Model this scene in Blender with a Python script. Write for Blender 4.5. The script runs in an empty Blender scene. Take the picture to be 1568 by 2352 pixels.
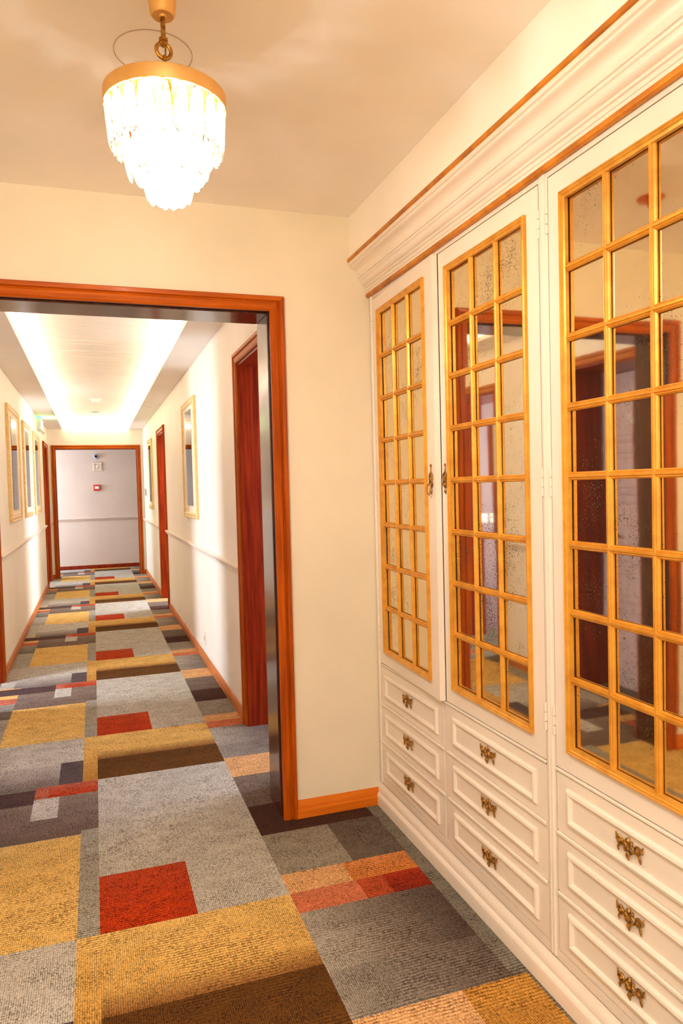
import bpy, bmesh, math, random
from mathutils import Vector, Matrix
random.seed(7)
S = bpy.context.scene
C = S.collection
PI = math.pi

# ---------------------------------------------------------------- camera
YAW, PITCH, ROLL, FPX, CAMH = 0.329339056, -0.0351100396, 0.0253454829, 1660.34, 1.41
fw = Vector((math.sin(YAW)*math.cos(PITCH), math.cos(YAW)*math.cos(PITCH), math.sin(PITCH)))
rt = Vector((math.cos(YAW), -math.sin(YAW), 0)); dn = fw.cross(rt)
r2 = rt*math.cos(ROLL) + dn*math.sin(ROLL); d2 = dn*math.cos(ROLL) - rt*math.sin(ROLL)
cd = bpy.data.cameras.new('camera'); cam = bpy.data.objects.new('camera', cd); C.objects.link(cam)
cd.sensor_width = 36; cd.sensor_height = 36; cd.sensor_fit = 'AUTO'; cd.lens = FPX/2352*36
cd.clip_start = 0.02
cam.matrix_world = Matrix(((r2.x, -d2.x, -fw.x, 0), (r2.y, -d2.y, -fw.y, 0), (r2.z, -d2.z, -fw.z, CAMH), (0, 0, 0, 1)))
S.camera = cam

# ---------------------------------------------------------------- world, exposure, daylight
S.view_settings.view_transform = 'Standard'; S.view_settings.look = 'None'
S.view_settings.gamma = 1; S.view_settings.use_curve_mapping = False
S.view_settings.exposure = 1.03
S.cycles.use_denoising = True
S.cycles.max_bounces = 12; S.cycles.diffuse_bounces = 6; S.cycles.transparent_max_bounces = 24
S.cycles.sample_clamp_indirect = 25.0
S.cycles.blur_glossy = 5.0
w = bpy.data.worlds.new('world'); S.world = w; w.use_nodes = True
w.node_tree.nodes['Background'].inputs[0].default_value = (0.75, 0.82, 1, 1)
w.node_tree.nodes['Background'].inputs[1].default_value = 0.3

def area(name, loc, to, sx, sy, power, col):
    l = bpy.data.lights.new(name, 'AREA'); l.shape = 'RECTANGLE'; l.size = sx; l.size_y = sy
    l.energy = power; l.color = col
    o = bpy.data.objects.new(name, l); C.objects.link(o); o.location = loc
    o.rotation_euler = (Vector(to)-Vector(loc)).to_track_quat('-Z', 'Y').to_euler()
    return o
DAY = (0.72, 0.83, 1.0)
area('daylight', (-2.4, 5.25, 1.45), (0, 5.35, 0.9), 0.5, 1.5, 60, DAY)
area('daylight', (2.4, 3.75, 1.5), (0, 3.8, 1.0), 0.8, 1.5, 28, (0.66, 0.78, 1.0))  # added behind the near right doorway to light the door opposite
area('daylight', (2.4, 9.35, 1.45), (0, 9.2, 0.9), 0.9, 1.5, 70, DAY)
area('daylight', (-2.35, 12.15, 1.45), (0, 12.0, 0.9), 0.8, 1.5, 40, DAY)
area('daylight', (-2.1, 13.55, 1.5), (0, 13.5, 0.5), 1.0, 1.2, 42, (0.62, 0.78, 1.0))
# the vestibule goes on behind the camera; an unseen fill light is added there
area('vestibule_fill', (-0.1, -1.0, 2.5), (-0.1, -0.95, 0), 0.9, 0.9, 33, (1.0, 0.99, 0.96))

# ---------------------------------------------------------------- materials
def newmat(name):
    m = bpy.data.materials.new(name); m.use_nodes = True
    nt = m.node_tree; return m, nt, nt.nodes['Principled BSDF']
def lin(c):
    return tuple(((v/255)/12.92 if v/255 <= .04045 else ((v/255+.055)/1.055)**2.4) for v in c)+(1,)
def nd(nt, t, **k):
    n = nt.nodes.new(t)
    for a, b in k.items(): setattr(n, a, b)
    return n
def mixc(nt, fac, a, b, mode='MIX'):
    n = nd(nt, 'ShaderNodeMix', data_type='RGBA', blend_type=mode)
    for i, v in ((0, fac), (6, a), (7, b)):
        if hasattr(v, 'is_output') or isinstance(v, bpy.types.NodeSocket): nt.links.new(v, n.inputs[i])
        else: n.inputs[i].default_value = v
    return n.outputs[2]
def math_(nt, op, a, b=None, c=None, clamp=False):
    n = nd(nt, 'ShaderNodeMath', operation=op, use_clamp=clamp)
    for i, v in enumerate((a, b, c)):
        if v is None: continue
        if isinstance(v, bpy.types.NodeSocket): nt.links.new(v, n.inputs[i])
        else: n.inputs[i].default_value = v
    return n.outputs[0]
def pos(nt, scale=(1, 1, 1), obj=False):
    if obj:
        g = nd(nt, 'ShaderNodeTexCoord').outputs['Object']
    else:
        g = nd(nt, 'ShaderNodeNewGeometry').outputs['Position']
    mp = nd(nt, 'ShaderNodeMapping'); mp.inputs['Scale'].default_value = scale
    nt.links.new(g, mp.inputs[0]); return mp.outputs[0]
def noise(nt, vec, scale, detail=3, rough=.55):
    n = nd(nt, 'ShaderNodeTexNoise'); n.inputs['Scale'].default_value = scale
    n.inputs['Detail'].default_value = detail; n.inputs['Roughness'].default_value = rough
    nt.links.new(vec, n.inputs['Vector']); return n.outputs['Fac']
def ramp(nt, f, a, b, ca=(0, 0, 0, 1), cb=(1, 1, 1, 1)):
    r = nd(nt, 'ShaderNodeValToRGB'); r.color_ramp.elements[0].position = a; r.color_ramp.elements[1].position = b
    r.color_ramp.elements[0].color = ca; r.color_ramp.elements[1].color = cb
    nt.links.new(f, r.inputs[0]); return r.outputs[0]
def bump(nt, h, strength, dist, bs):
    b = nd(nt, 'ShaderNodeBump'); b.inputs['Strength'].default_value = strength; b.inputs['Distance'].default_value = dist
    nt.links.new(h, b.inputs['Height']); nt.links.new(b.outputs[0], bs.inputs['Normal'])

def paint(name, c, rough=.5, var=.04, bmp=.08, bscale=60):
    m, nt, bs = newmat(name)
    f = noise(nt, pos(nt), 2.2, 4)
    c2 = tuple(x*(1-var*2.2) for x in lin(c)[:3])+(1,)
    nt.links.new(mixc(nt, ramp(nt, f, .35, .7), lin(c), c2), bs.inputs['Base Color'])
    bs.inputs['Roughness'].default_value = rough
    bump(nt, noise(nt, pos(nt), bscale, 3), bmp, .004, bs)
    return m
def wood(name, c1, c2, axis='Z', rough=.28, coat=.6, croat=.06):
    m, nt, bs = newmat(name)
    sc = {'Z': (30, 30, 1.6), 'X': (1.6, 30, 30), 'Y': (30, 1.6, 30)}[axis]
    g = noise(nt, pos(nt, sc), 1.5, 6, .6)
    g2 = noise(nt, pos(nt), 2.5, 3)
    col = mixc(nt, ramp(nt, g, .35, .65), lin(c1), lin(c2))
    col = mixc(nt, math_(nt, 'MULTIPLY', ramp(nt, g2, .4, .75), .35), col, lin(c2))
    nt.links.new(col, bs.inputs['Base Color'])
    bs.inputs['Roughness'].default_value = rough
    bs.inputs['Specular IOR Level'].default_value = .10 if coat < .5 else .4
    bs.inputs['Coat Weight'].default_value = coat; bs.inputs['Coat Roughness'].default_value = croat
    bump(nt, g, .05, .002, bs)
    return m

M = {}
M['wall_v'] = paint('ochre_cream_wall_paint', (236, 224, 199), .62)
M['ceil_v'] = paint('vestibule_ceiling_paint', (252, 244, 232), .6, .03)
M['frieze'] = paint('white_frieze_paint', (255, 247, 234), .55, .03)
M['wall_c'] = paint('corridor_cream_wall_paint', (246, 237, 220), .5, .03)
M['wall_d'] = paint('corridor_dado_paint', (238, 222, 196), .5, .03)
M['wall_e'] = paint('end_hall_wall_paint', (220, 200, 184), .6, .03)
M['mauve'] = paint('mauve_side_room_paint', (150, 124, 128), .6)
M['ceil_c'] = paint('corridor_ceiling_paint', (252, 246, 238), .6, .02)
M['plank'] = paint('white_slat_paint', (246, 240, 228), .45, .02)
M['ringline'] = paint('taupe_ring_line', (186, 158, 132), .7)
M['cab'] = paint('cabinet_ivory_lacquer', (243, 229, 212), .34, .035, .05, 25)
M['gapshade'] = paint('slat_gap_shade_paint', (150, 125, 100), .7)
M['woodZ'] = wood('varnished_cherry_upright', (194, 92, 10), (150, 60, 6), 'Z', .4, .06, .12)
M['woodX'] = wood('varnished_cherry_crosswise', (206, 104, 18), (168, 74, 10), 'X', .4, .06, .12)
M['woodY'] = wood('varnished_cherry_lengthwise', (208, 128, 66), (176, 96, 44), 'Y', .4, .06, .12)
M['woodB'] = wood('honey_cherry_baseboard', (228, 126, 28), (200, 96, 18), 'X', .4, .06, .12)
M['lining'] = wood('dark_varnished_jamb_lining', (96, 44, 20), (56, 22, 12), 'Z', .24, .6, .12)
M['jambred'] = wood('red_mahogany_jamb', (156, 50, 15), (104, 26, 9), 'Z', .32, .3, .12)
M['leaf'] = wood('mauve_grey_brown_door_leaf', (226, 204, 206), (208, 184, 188), 'Z', .3, .8, .1)
M['groove'] = paint('dark_rebate', (40, 16, 10), .5)

def metalish(name, c, c2, metallic, rough, scale=40):
    m, nt, bs = newmat(name)
    f = noise(nt, pos(nt), scale, 4)
    nt.links.new(mixc(nt, ramp(nt, f, .38, .68), lin(c), lin(c2)), bs.inputs['Base Color'])
    bs.inputs['Metallic'].default_value = metallic; bs.inputs['Roughness'].default_value = rough
    return m
M['gilt'] = metalish('worn_gilt_paint', (232, 166, 58), (214, 144, 44), .35, .3, 22)
M['giltline'] = metalish('gilt_bead_paint', (214, 134, 30), (168, 94, 14), .1, .4, 12)
M['brass'] = metalish('aged_brass', (196, 142, 60), (112, 70, 24), .9, .32, 90)
M['antique'] = metalish('antique_brass_pull', (204, 150, 70), (110, 72, 30), .75, .38, 110)
M['satin'] = metalish('satin_brass_band', (236, 186, 112), (222, 168, 90), .5, .42, 12)
M['frame'] = metalish('pale_gold_frame', (240, 206, 140), (226, 186, 112), .3, .35, 25)
M['white'] = paint('white_plastic', (244, 240, 232), .35)
M['grey'] = paint('grey_plastic', (170, 170, 178), .35)
M['black'] = paint('black_lens', (12, 12, 14), .15)
M['red'] = paint('red_plastic', (214, 40, 34), .35)
M['mat'] = paint('cream_picture_mat', (244, 228, 200), .7)
M['copper'] = metalish('copper_rose', (226, 120, 50), (196, 90, 30), .6, .35)

# antique mirror: silver with foxing
def mirror():
    m, nt, bs = newmat('antique_foxed_mirror')
    P = pos(nt)
    cloud = noise(nt, P, 3.2, 5, .65)
    fine = noise(nt, P, 190, 3, .7)
    mid = noise(nt, P, 34, 4, .6)
    dens = ramp(nt, cloud, .42, .72)
    th = math_(nt, 'SUBTRACT', .70, math_(nt, 'MULTIPLY', dens, .22))
    spots = math_(nt, 'MULTIPLY', math_(nt, 'SUBTRACT', fine, th, clamp=True), 14, clamp=True)
    cl = math_(nt, 'MULTIPLY', ramp(nt, mid, .5, .8), math_(nt, 'MULTIPLY', dens, .45))
    mask = math_(nt, 'MAXIMUM', spots, cl, clamp=True)
    base = math_(nt, 'ADD', mask, .10, clamp=True)
    bs.inputs['Base Color'].default_value = lin((242, 226, 192)); bs.inputs['Metallic'].default_value = 1
    bs.inputs['Roughness'].default_value = .035
    wob = noise(nt, P, 9, 2)
    bump(nt, wob, .02, .003, bs)
    d = nd(nt, 'ShaderNodeBsdfPrincipled'); d.inputs['Base Color'].default_value = lin((84, 60, 34))
    d.inputs['Roughness'].default_value = .4; d.inputs['Metallic'].default_value = 0
    mx = nd(nt, 'ShaderNodeMixShader'); nt.links.new(base, mx.inputs[0])
    nt.links.new(bs.outputs[0], mx.inputs[1]); nt.links.new(d.outputs[0], mx.inputs[2])
    nt.links.new(mx.outputs[0], nt.nodes['Material Output'].inputs[0])
    return m
M['mirror'] = mirror()

def emit(name, c, s):
    m, nt, bs = newmat(name)
    bs.inputs['Base Color'].default_value = lin(c); bs.inputs['Emission Color'].default_value = lin(c)
    bs.inputs['Emission Strength'].default_value = s; return m
M['led'] = emit('led_strip_light', (255, 240, 224), 12)
M['bulb'] = emit('warm_bulb_glow', (255, 218, 160), 60)
M['exit'] = emit('green_exit_face', (170, 255, 200), 6)
M['exitg'] = emit('green_exit_top', (8, 255, 70), 26)

def crystal():
    m, nt, bs = newmat('cut_crystal_glass')
    tr = nd(nt, 'ShaderNodeBsdfTransparent'); tr.inputs[0].default_value = (1, .97, .93, 1)
    gl = nd(nt, 'ShaderNodeBsdfGlossy'); gl.inputs['Roughness'].default_value = .04
    tl = nd(nt, 'ShaderNodeBsdfTranslucent'); tl.inputs[0].default_value = (1, .93, .84, 1)
    df = nd(nt, 'ShaderNodeBsdfDiffuse'); df.inputs[0].default_value = (1, .95, .88, 1)
    f = nd(nt, 'ShaderNodeFresnel'); f.inputs[0].default_value = 1.7
    a = nd(nt, 'ShaderNodeMixShader'); a.inputs[0].default_value = .35
    nt.links.new(tl.outputs[0], a.inputs[1]); nt.links.new(df.outputs[0], a.inputs[2])
    b = nd(nt, 'ShaderNodeMixShader')
    g = noise(nt, pos(nt), 130, 2)
    nt.links.new(ramp(nt, g, .40, .60, (.06, .06, .06, 1), (.34, .34, .34, 1)), b.inputs[0])
    nt.links.new(tr.outputs[0], b.inputs[1]); nt.links.new(a.outputs[0], b.inputs[2])
    c = nd(nt, 'ShaderNodeMixShader'); nt.links.new(f.outputs[0], c.inputs[0])
    nt.links.new(b.outputs[0], c.inputs[1]); nt.links.new(gl.outputs[0], c.inputs[2])
    nt.links.new(c.outputs[0], nt.nodes['Material Output'].inputs[0]); return m
M['crystal'] = crystal()
def glass():
    m, nt, bs = newmat('picture_glass')
    tr = nd(nt, 'ShaderNodeBsdfTransparent'); gl = nd(nt, 'ShaderNodeBsdfGlossy'); gl.inputs['Roughness'].default_value = .03
    f = nd(nt, 'ShaderNodeFresnel'); f.inputs[0].default_value = 1.5
    c = nd(nt, 'ShaderNodeMixShader'); nt.links.new(f.outputs[0], c.inputs[0])
    nt.links.new(tr.outputs[0], c.inputs[1]); nt.links.new(gl.outputs[0], c.inputs[2])
    nt.links.new(c.outputs[0], nt.nodes['Material Output'].inputs[0]); return m
M['glass'] = glass()
def printmat():
    m, nt, bs = newmat('botanical_print_paper')
    P = pos(nt); f = noise(nt, P, 5, 4)
    nt.links.new(mixc(nt, ramp(nt, f, .3, .7), lin((222, 206, 198)), lin((206, 188, 184))), bs.inputs['Base Color'])
    bs.inputs['Roughness'].default_value = .8; return m
M['print'] = printmat()
def reflectionprint():
    m, nt, bs = newmat('dark_painted_reflection')  # colour stands in for a dark reflection in the picture glass
    f = noise(nt, pos(nt), 26, 4)
    nt.links.new(mixc(nt, ramp(nt, f, .4, .6), lin((158, 118, 112)), lin((120, 88, 92))), bs.inputs['Base Color'])
    bs.inputs['Roughness'].default_value = .8; return m
M['reflpaint'] = reflectionprint()

# carpet: printed blocks (colour attribute) under a coarse looped weave
def carpet():
    m, nt, bs = newmat('woven_block_carpet')
    P = pos(nt)
    big = noise(nt, P, 2.6, 3)
    col = nd(nt, 'ShaderNodeVertexColor', layer_name='Col').outputs[0]
    dark = nd(nt, 'ShaderNodeVertexColor', layer_name='Yarn').outputs[0]
    def weave(fx, fy, dist, seed, wu, wv, shift):
        """rows of loops: cell edges dark, every other row shifted by half a loop"""
        sp = nd(nt, 'ShaderNodeSeparateXYZ'); nt.links.new(P, sp.inputs[0])
        n1 = noise(nt, P, 60+seed*4, 2); n2 = noise(nt, pos(nt, (1, .5, 1)), 26+seed*2, 2)
        u = math_(nt, 'ADD', math_(nt, 'MULTIPLY', sp.outputs[0], fx), math_(nt, 'MULTIPLY', n1, dist*1.5))
        v = math_(nt, 'ADD', math_(nt, 'MULTIPLY', sp.outputs[1], fy), math_(nt, 'MULTIPLY', n2, dist))
        row = math_(nt, 'FLOOR', v)
        u = math_(nt, 'ADD', u, math_(nt, 'MULTIPLY', math_(nt, 'MODULO', row, 2.0), shift))
        fu = math_(nt, 'ABSOLUTE', math_(nt, 'SUBTRACT', math_(nt, 'FRACT', u), .5))
        fv = math_(nt, 'ABSOLUTE', math_(nt, 'SUBTRACT', math_(nt, 'FRACT', v), .5))
        a = math_(nt, 'ADD', math_(nt, 'MULTIPLY', math_(nt, 'POWER', math_(nt, 'MULTIPLY', fu, 2), 3), wu), math_(nt, 'MULTIPLY', math_(nt, 'POWER', math_(nt, 'MULTIPLY', fv, 2), 2.6), wv))
        cmb = nd(nt, 'ShaderNodeCombineXYZ'); nt.links.new(math_(nt, 'FLOOR', u), cmb.inputs[0]); nt.links.new(row, cmb.inputs[1])
        wn = nd(nt, 'ShaderNodeTexWhiteNoise'); nt.links.new(cmb.outputs[0], wn.inputs['Vector'])
        a = math_(nt, 'ADD', a, math_(nt, 'MULTIPLY', math_(nt, 'POWER', wn.outputs['Value'], 2.0), .55))
        return math_(nt, 'MINIMUM', a, 1.0)
    coarse = weave(112, 84, .8, 0, .45, 1.0, .37); fine = weave(160, 210, .8, 9, 1.0, .4, .0)
    kind = ramp(nt, big, .46, .56)
    g = math_(nt, 'ADD', math_(nt, 'MULTIPLY', coarse, kind), math_(nt, 'MULTIPLY', fine, math_(nt, 'SUBTRACT', 1, kind)))
    med = noise(nt, pos(nt, (1, 1.6, 1)), 9, 3)
    brk = ramp(nt, noise(nt, P, 130, 2), .35, .62)
    amt = math_(nt, 'MULTIPLY', math_(nt, 'ADD', .52, math_(nt, 'MULTIPLY', ramp(nt, med, .3, .7), .5)), math_(nt, 'ADD', .45, math_(nt, 'MULTIPLY', brk, 1.0)))
    c = mixc(nt, math_(nt, 'MULTIPLY', g, amt, clamp=True), col, dark)
    # slubs: paler and darker threads
    sl = noise(nt, pos(nt, (1, .18, 1)), 160, 2)
    c = mixc(nt, math_(nt, 'MULTIPLY', ramp(nt, sl, .45, .7), .6), c, mixc(nt, 1.0, c, (1.35, 1.3, 1.25, 1), 'MULTIPLY'))
    sd = noise(nt, pos(nt, (.2, 1, 1)), 120, 2)
    c = mixc(nt, math_(nt, 'MULTIPLY', ramp(nt, sd, .55, .8), .35), c, dark)
    nt.links.new(c, bs.inputs['Base Color']); bs.inputs['Roughness'].default_value = .95
    bs.inputs['Specular IOR Level'].default_value = .1
    h = math_(nt, 'SUBTRACT', 1, g)
    bump(nt, h, .6, .004, bs)
    return m
M['carpet'] = carpet()

# ---------------------------------------------------------------- mesh helpers
def obj(name, bm, mats, parent=None, smooth=False):
    me = bpy.data.meshes.new(name)
    bmesh.ops.recalc_face_normals(bm, faces=bm.faces)
    bm.to_mesh(me); bm.free()
    for m in (mats if isinstance(mats, (list, tuple)) else [mats]): me.materials.append(M[m] if isinstance(m, str) else m)
    if smooth:
        for p in me.polygons: p.use_smooth = True
        try: me.set_sharp_from_angle(angle=math.radians(38))
        except Exception: pass
    o = bpy.data.objects.new(name, me); C.objects.link(o)
    if parent is not None: o.parent = parent
    return o
def tag(o, label, cat, group=None, kind=None):
    o['label'] = label
    if cat: o['category'] = cat
    if group: o['group'] = group
    if kind: o['kind'] = kind
    return o
def thing(name, label, cat, loc=(0, 0, 0), rot=(0, 0, 0), group=None, kind=None):
    o = bpy.data.objects.new(name, None); C.objects.link(o); o.location = loc; o.rotation_euler = rot
    o.empty_display_size = .05
    return tag(o, label, cat, group, kind)
def box(bm, x0, x1, y0, y1, z0, z1, mi=0, bev=0):
    v = [bm.verts.new((x, y, z)) for x in (x0, x1) for y in (y0, y1) for z in (z0, z1)]
    fs = [bm.faces.new([v[i] for i in q]) for q in ((0, 1, 3, 2), (4, 6, 7, 5), (0, 4, 5, 1), (2, 3, 7, 6), (0, 2, 6, 4), (1, 5, 7, 3))]
    for f in fs: f.material_index = mi
    if bev:
        es = list({e for f in fs for e in f.edges})
        bmesh.ops.bevel(bm, geom=es, offset=bev, segments=2, affect='EDGES', profile=.5)
    return bm
def B(*a, **k): return box(bmesh.new(), *a, **k)
def sweep(bm, pts, prof, N, closed=False, mi=0):
    """mitred moulding: pts path in a plane of normal N; prof = [(u, v)], u to the left of travel (N x t), v along N"""
    N = Vector(N).normalized(); P = [Vector(p) for p in pts]; n = len(P); rings = []
    for i in range(n):
        tin = (P[i]-P[i-1]).normalized() if (closed or i > 0) else None
        tout = (P[(i+1) % n]-P[i]).normalized() if (closed or i < n-1) else None
        if tin is None: tin = tout
        if tout is None: tout = tin
        a = N.cross(tin); b = N.cross(tout); mdir = (a+b).normalized(); k = 1/max(.2, mdir.dot(a))
        rings.append([bm.verts.new(P[i]+mdir*(u*k)+N*v) for u, v in prof])
    m = len(prof)
    for i in range(n if closed else n-1):
        A, D = rings[i], rings[(i+1) % n]
        for j in range(m):
            f = bm.faces.new((A[j], A[(j+1) % m], D[(j+1) % m], D[j])); f.material_index = mi
    if not closed:
        for r in (rings[0], rings[-1]):
            try: bm.faces.new(r).material_index = mi
            except ValueError: pass
    return bm
def tube(bm, pts, r, seg=8, closed=False, mi=0):
    P = [Vector(p) for p in pts]; n = len(P); rings = []; up = None
    for i in range(n):
        a = P[i-1] if (closed or i > 0) else P[i]; b = P[(i+1) % n] if (closed or i < n-1) else P[i]
        t = (b-a).normalized()
        if up is None: up = t.orthogonal().normalized()
        up = (up-t*up.dot(t)).normalized(); s = t.cross(up)
        rr = r[i] if isinstance(r, (list, tuple)) else r
        rings.append([bm.verts.new(P[i]+(up*math.cos(2*PI*k/seg)+s*math.sin(2*PI*k/seg))*rr) for k in range(seg)])
    for i in range(n if closed else n-1):
        A, D = rings[i], rings[(i+1) % n]
        for k in range(seg): bm.faces.new((A[k], A[(k+1) % seg], D[(k+1) % seg], D[k])).material_index = mi
    if not closed: bm.faces.new(rings[0]).material_index = mi; bm.faces.new(rings[-1]).material_index = mi
    return bm
def lathe(bm, prof, c=(0, 0, 0), seg=32, mi=0):
    c = Vector(c); rings = []
    for r, z in prof:
        rings.append([bm.verts.new(c+Vector((max(r, 1e-4)*math.cos(2*PI*k/seg), max(r, 1e-4)*math.sin(2*PI*k/seg), z))) for k in range(seg)])
    for A, D in zip(rings, rings[1:]):
        for k in range(seg): bm.faces.new((A[k], A[(k+1) % seg], D[(k+1) % seg], D[k])).material_index = mi
    for r in (rings[0], rings[-1]): bm.faces.new(r).material_index = mi
    return bm
def ball(bm, c, r, mi=0, sc=(1, 1, 1)):
    res = bmesh.ops.create_icosphere(bm, subdivisions=1, radius=r)
    for v in res['verts']: v.co = Vector((v.co.x*sc[0], v.co.y*sc[1], v.co.z*sc[2]))+Vector(c)
def dupc(o, parent, loc=None, rot=None, name=None):
    c = o.copy(); C.objects.link(c); c.parent = parent
    if loc is not None: c.location = loc
    if rot is not None: c.rotation_euler = rot
    return c

# ---------------------------------------------------------------- dimensions (metres)
YW, YB = 2.963, 3.18          # front and back face of the wall with the big opening
HV, HC = 2.565, 2.48          # ceiling heights, vestibule and corridor
XL, XR = -0.70, 0.825         # corridor walls
YE = 12.86                    # end wall of the corridor
OX0, OX1, OZ = -0.43, 0.716, 2.145   # big opening
FX = 1.165                    # cabinet front
SX = 1.08                     # frieze above the cabinet
VX, VY = -1.25, -1.7          # left and back wall of the vestibule

# ---------------------------------------------------------------- floor
G = (206, 200, 186); GD = (178, 172, 156); GB = (128, 106, 94); YEL = (246, 202, 118); YD = (228, 180, 98)
BRN = (112, 70, 24); RED = (206, 62, 10); REDP = (206, 112, 84); DB = (82, 54, 42); PUR = (104, 88, 88)
PEA = (238, 182, 124); ORA = (222, 132, 58); GOLD = (212, 150, 66); LG = (214, 208, 196); SL = (120, 112, 104)
Y0, PER = 2.40, 1.993
# (x0, x1, y0, y1, colour near, colour far) relative to the near edge of a red block
PAT = [
 (-.70, -.55, -.10, 1.95, GD, G), (-.70, -.55, .55, 1.0, SL, GD), (-.70, -.55, 1.03, 1.34, YEL, PEA), (-.70, -.55, .90, 1.04, REDP, REDP),
 (-.55, -.03, .75, 1.18, GB, (150, 132, 118)), (-.31, -.20, .95, 1.18, LG, LG), (-.70, -.31, 1.13, 1.30, (96, 72, 68), (96, 72, 68)),
 (-.31, -.03, 1.18, 1.32, RED, REDP), (-.31, -.25, 1.18, 1.32, REDP, REDP),
 (-.60, -.10, 1.32, 1.62, (138, 122, 116), LG), (-.60, -.10, 1.62, 1.993, LG, G), (-.21, -.10, 1.32, 1.62, PUR, PUR),
 (-.55, -.10, 0, .745, YEL, YEL), (-.10, -.03, 0, .78, GD, GD),
 (-.03, .595, 0, 1.32, G, G), (-.03, .28, 0, .365, RED, (206, 78, 36)),
 (-.10, .595, 1.32, 1.60, BRN, (102, 62, 20)), (-.10, .595, 1.60, 1.72, (150, 100, 48), YD), (-.10, .595, 1.72, 1.993, YD, YEL),
 (-.10, -.03, 1.32, 1.993, (206, 146, 62), YEL),
 (.595, .875, .13, .45, (166, 156, 138), (158, 148, 132)), (.875, 1.09, .13, .45, (122, 108, 96), (112, 98, 86)),
 (.595, 1.085, .45, .735, DB, DB), (.595, 1.085, .735, 1.09, (122, 104, 92), (136, 118, 104)),
 (.595, .92, 1.09, 1.355, PEA, PEA), (.92, 1.13, 1.09, 1.355, GOLD, GOLD),
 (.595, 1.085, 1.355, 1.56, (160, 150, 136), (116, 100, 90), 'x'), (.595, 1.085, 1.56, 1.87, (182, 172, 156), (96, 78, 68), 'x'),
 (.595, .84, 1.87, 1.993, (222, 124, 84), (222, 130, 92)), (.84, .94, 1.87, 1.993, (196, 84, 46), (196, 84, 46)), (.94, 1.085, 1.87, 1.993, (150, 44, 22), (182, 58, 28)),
 (.595, .83, 0, .13, PEA, PEA), (.83, 1.085, 0, .13, ORA, (232, 150, 84)),
]
DARKS = {YEL: (150, 96, 30), YD: (130, 78, 22), BRN: (44, 24, 12), RED: (84, 18, 10), G: (112, 98, 82), LG: (140, 128, 114)}
def carpet_color(x, y):
    """colour near/far and the far-near blend for the printed block under (x, y)"""
    r = (y-Y0) % PER
    hit = None
    if -.70 <= x <= 1.13:
        for p in PAT:
            if p[0] <= x < p[1] and (p[2] <= r < p[3] or p[2] <= r-PER < p[3]): hit = p
    return r, hit
xs = sorted({-2.6, -2.0, -1.25, 1.13, 1.16, 1.5, 2.6} | {p[0] for p in PAT} | {p[1] for p in PAT})
rs = sorted({0.0} | {round(p[i] % PER, 4) for p in PAT for i in (2, 3)})
ys = [VY]
for k in range(-3, 7):
    ys += [Y0+k*PER+r for r in rs if VY < Y0+k*PER+r < 14.45]
ys = sorted(set(round(v, 4) for v in ys+[14.45]))
bm = bmesh.new(); cl = bm.loops.layers.color.new('Col'); yl = bm.loops.layers.color.new('Yarn')
gv = [[bm.verts.new((x, y, 0)) for y in ys] for x in xs]
def c8(c): return tuple(v/255 for v in c)+(1,)
for i in range(len(xs)-1):
    for j in range(len(ys)-1):
        f = bm.faces.new((gv[i][j], gv[i+1][j], gv[i+1][j+1], gv[i][j+1]))
        cx, cy = (xs[i]+xs[i+1])/2, (ys[j]+ys[j+1])/2
        r, p = carpet_color(cx, cy)
        for l in f.loops:
            if p is None: c = (138, 130, 116)
            else:
                rr = r+(l.vert.co.y-cy)
                if not (p[2] <= r < p[3]): rr -= PER
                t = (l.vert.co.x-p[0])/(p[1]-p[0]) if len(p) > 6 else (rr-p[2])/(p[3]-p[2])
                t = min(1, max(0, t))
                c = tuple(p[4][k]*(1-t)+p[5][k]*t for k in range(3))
            dk = tuple(v*s for v, s in zip(c, (.50, .45, .39)))
            if p is not None and p[4] in (BRN,): dk = (48, 26, 12)
            if p is not None and p[4] == RED: dk = (78, 18, 8)
            l[cl] = c8(c); l[yl] = c8(dk)
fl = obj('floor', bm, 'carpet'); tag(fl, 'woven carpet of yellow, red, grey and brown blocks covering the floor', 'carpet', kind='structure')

# ---------------------------------------------------------------- walls and ceilings
def st(name, bm, m, label, cat='wall', smooth=False):
    return tag(obj(name, bm, m, smooth=smooth), label, cat, kind='structure')
bm = bmesh.new()
box(bm, VX-.1, OX0-.02, YW, YB, 0, HV+.1); box(bm, OX1+.02, 1.75, YW, YB, 0, HV+.1); box(bm, OX0-.02, OX1+.02, YW, YB, OZ+.02, HV+.1)
st('wall_front', bm, 'wall_v', 'ochre-cream wall around the large wood-cased opening to the corridor')
bm = bmesh.new()
box(bm, VX-.1, VX, VY, YW, 0, HV+.1)
st('wall_left', bm, 'wall_v', 'cream wall of the vestibule opposite the white cabinets')
st('wall_back', B(VX-.1, 1.75, VY-.1, VY, 0, HV+.1), 'wall_v', 'cream wall at the back of the vestibule, behind the viewpoint')
bm = bmesh.new()
box(bm, SX, 1.75, VY, .398, 0, HV+.1); box(bm, SX, 1.75, .40, YW, 2.385, HV+.1); box(bm, 1.62, 1.75, .40, YW, 0, 2.385)
st('wall_right', bm, 'frieze', 'smooth cream frieze and wall above the white cabinet cornice')
st('ceiling', B(VX-.1, 1.75, VY-.1, YB-.1, HV, HV+.1), 'ceil_v', 'plain cream vestibule ceiling with the crystal pendant', 'ceiling')
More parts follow.
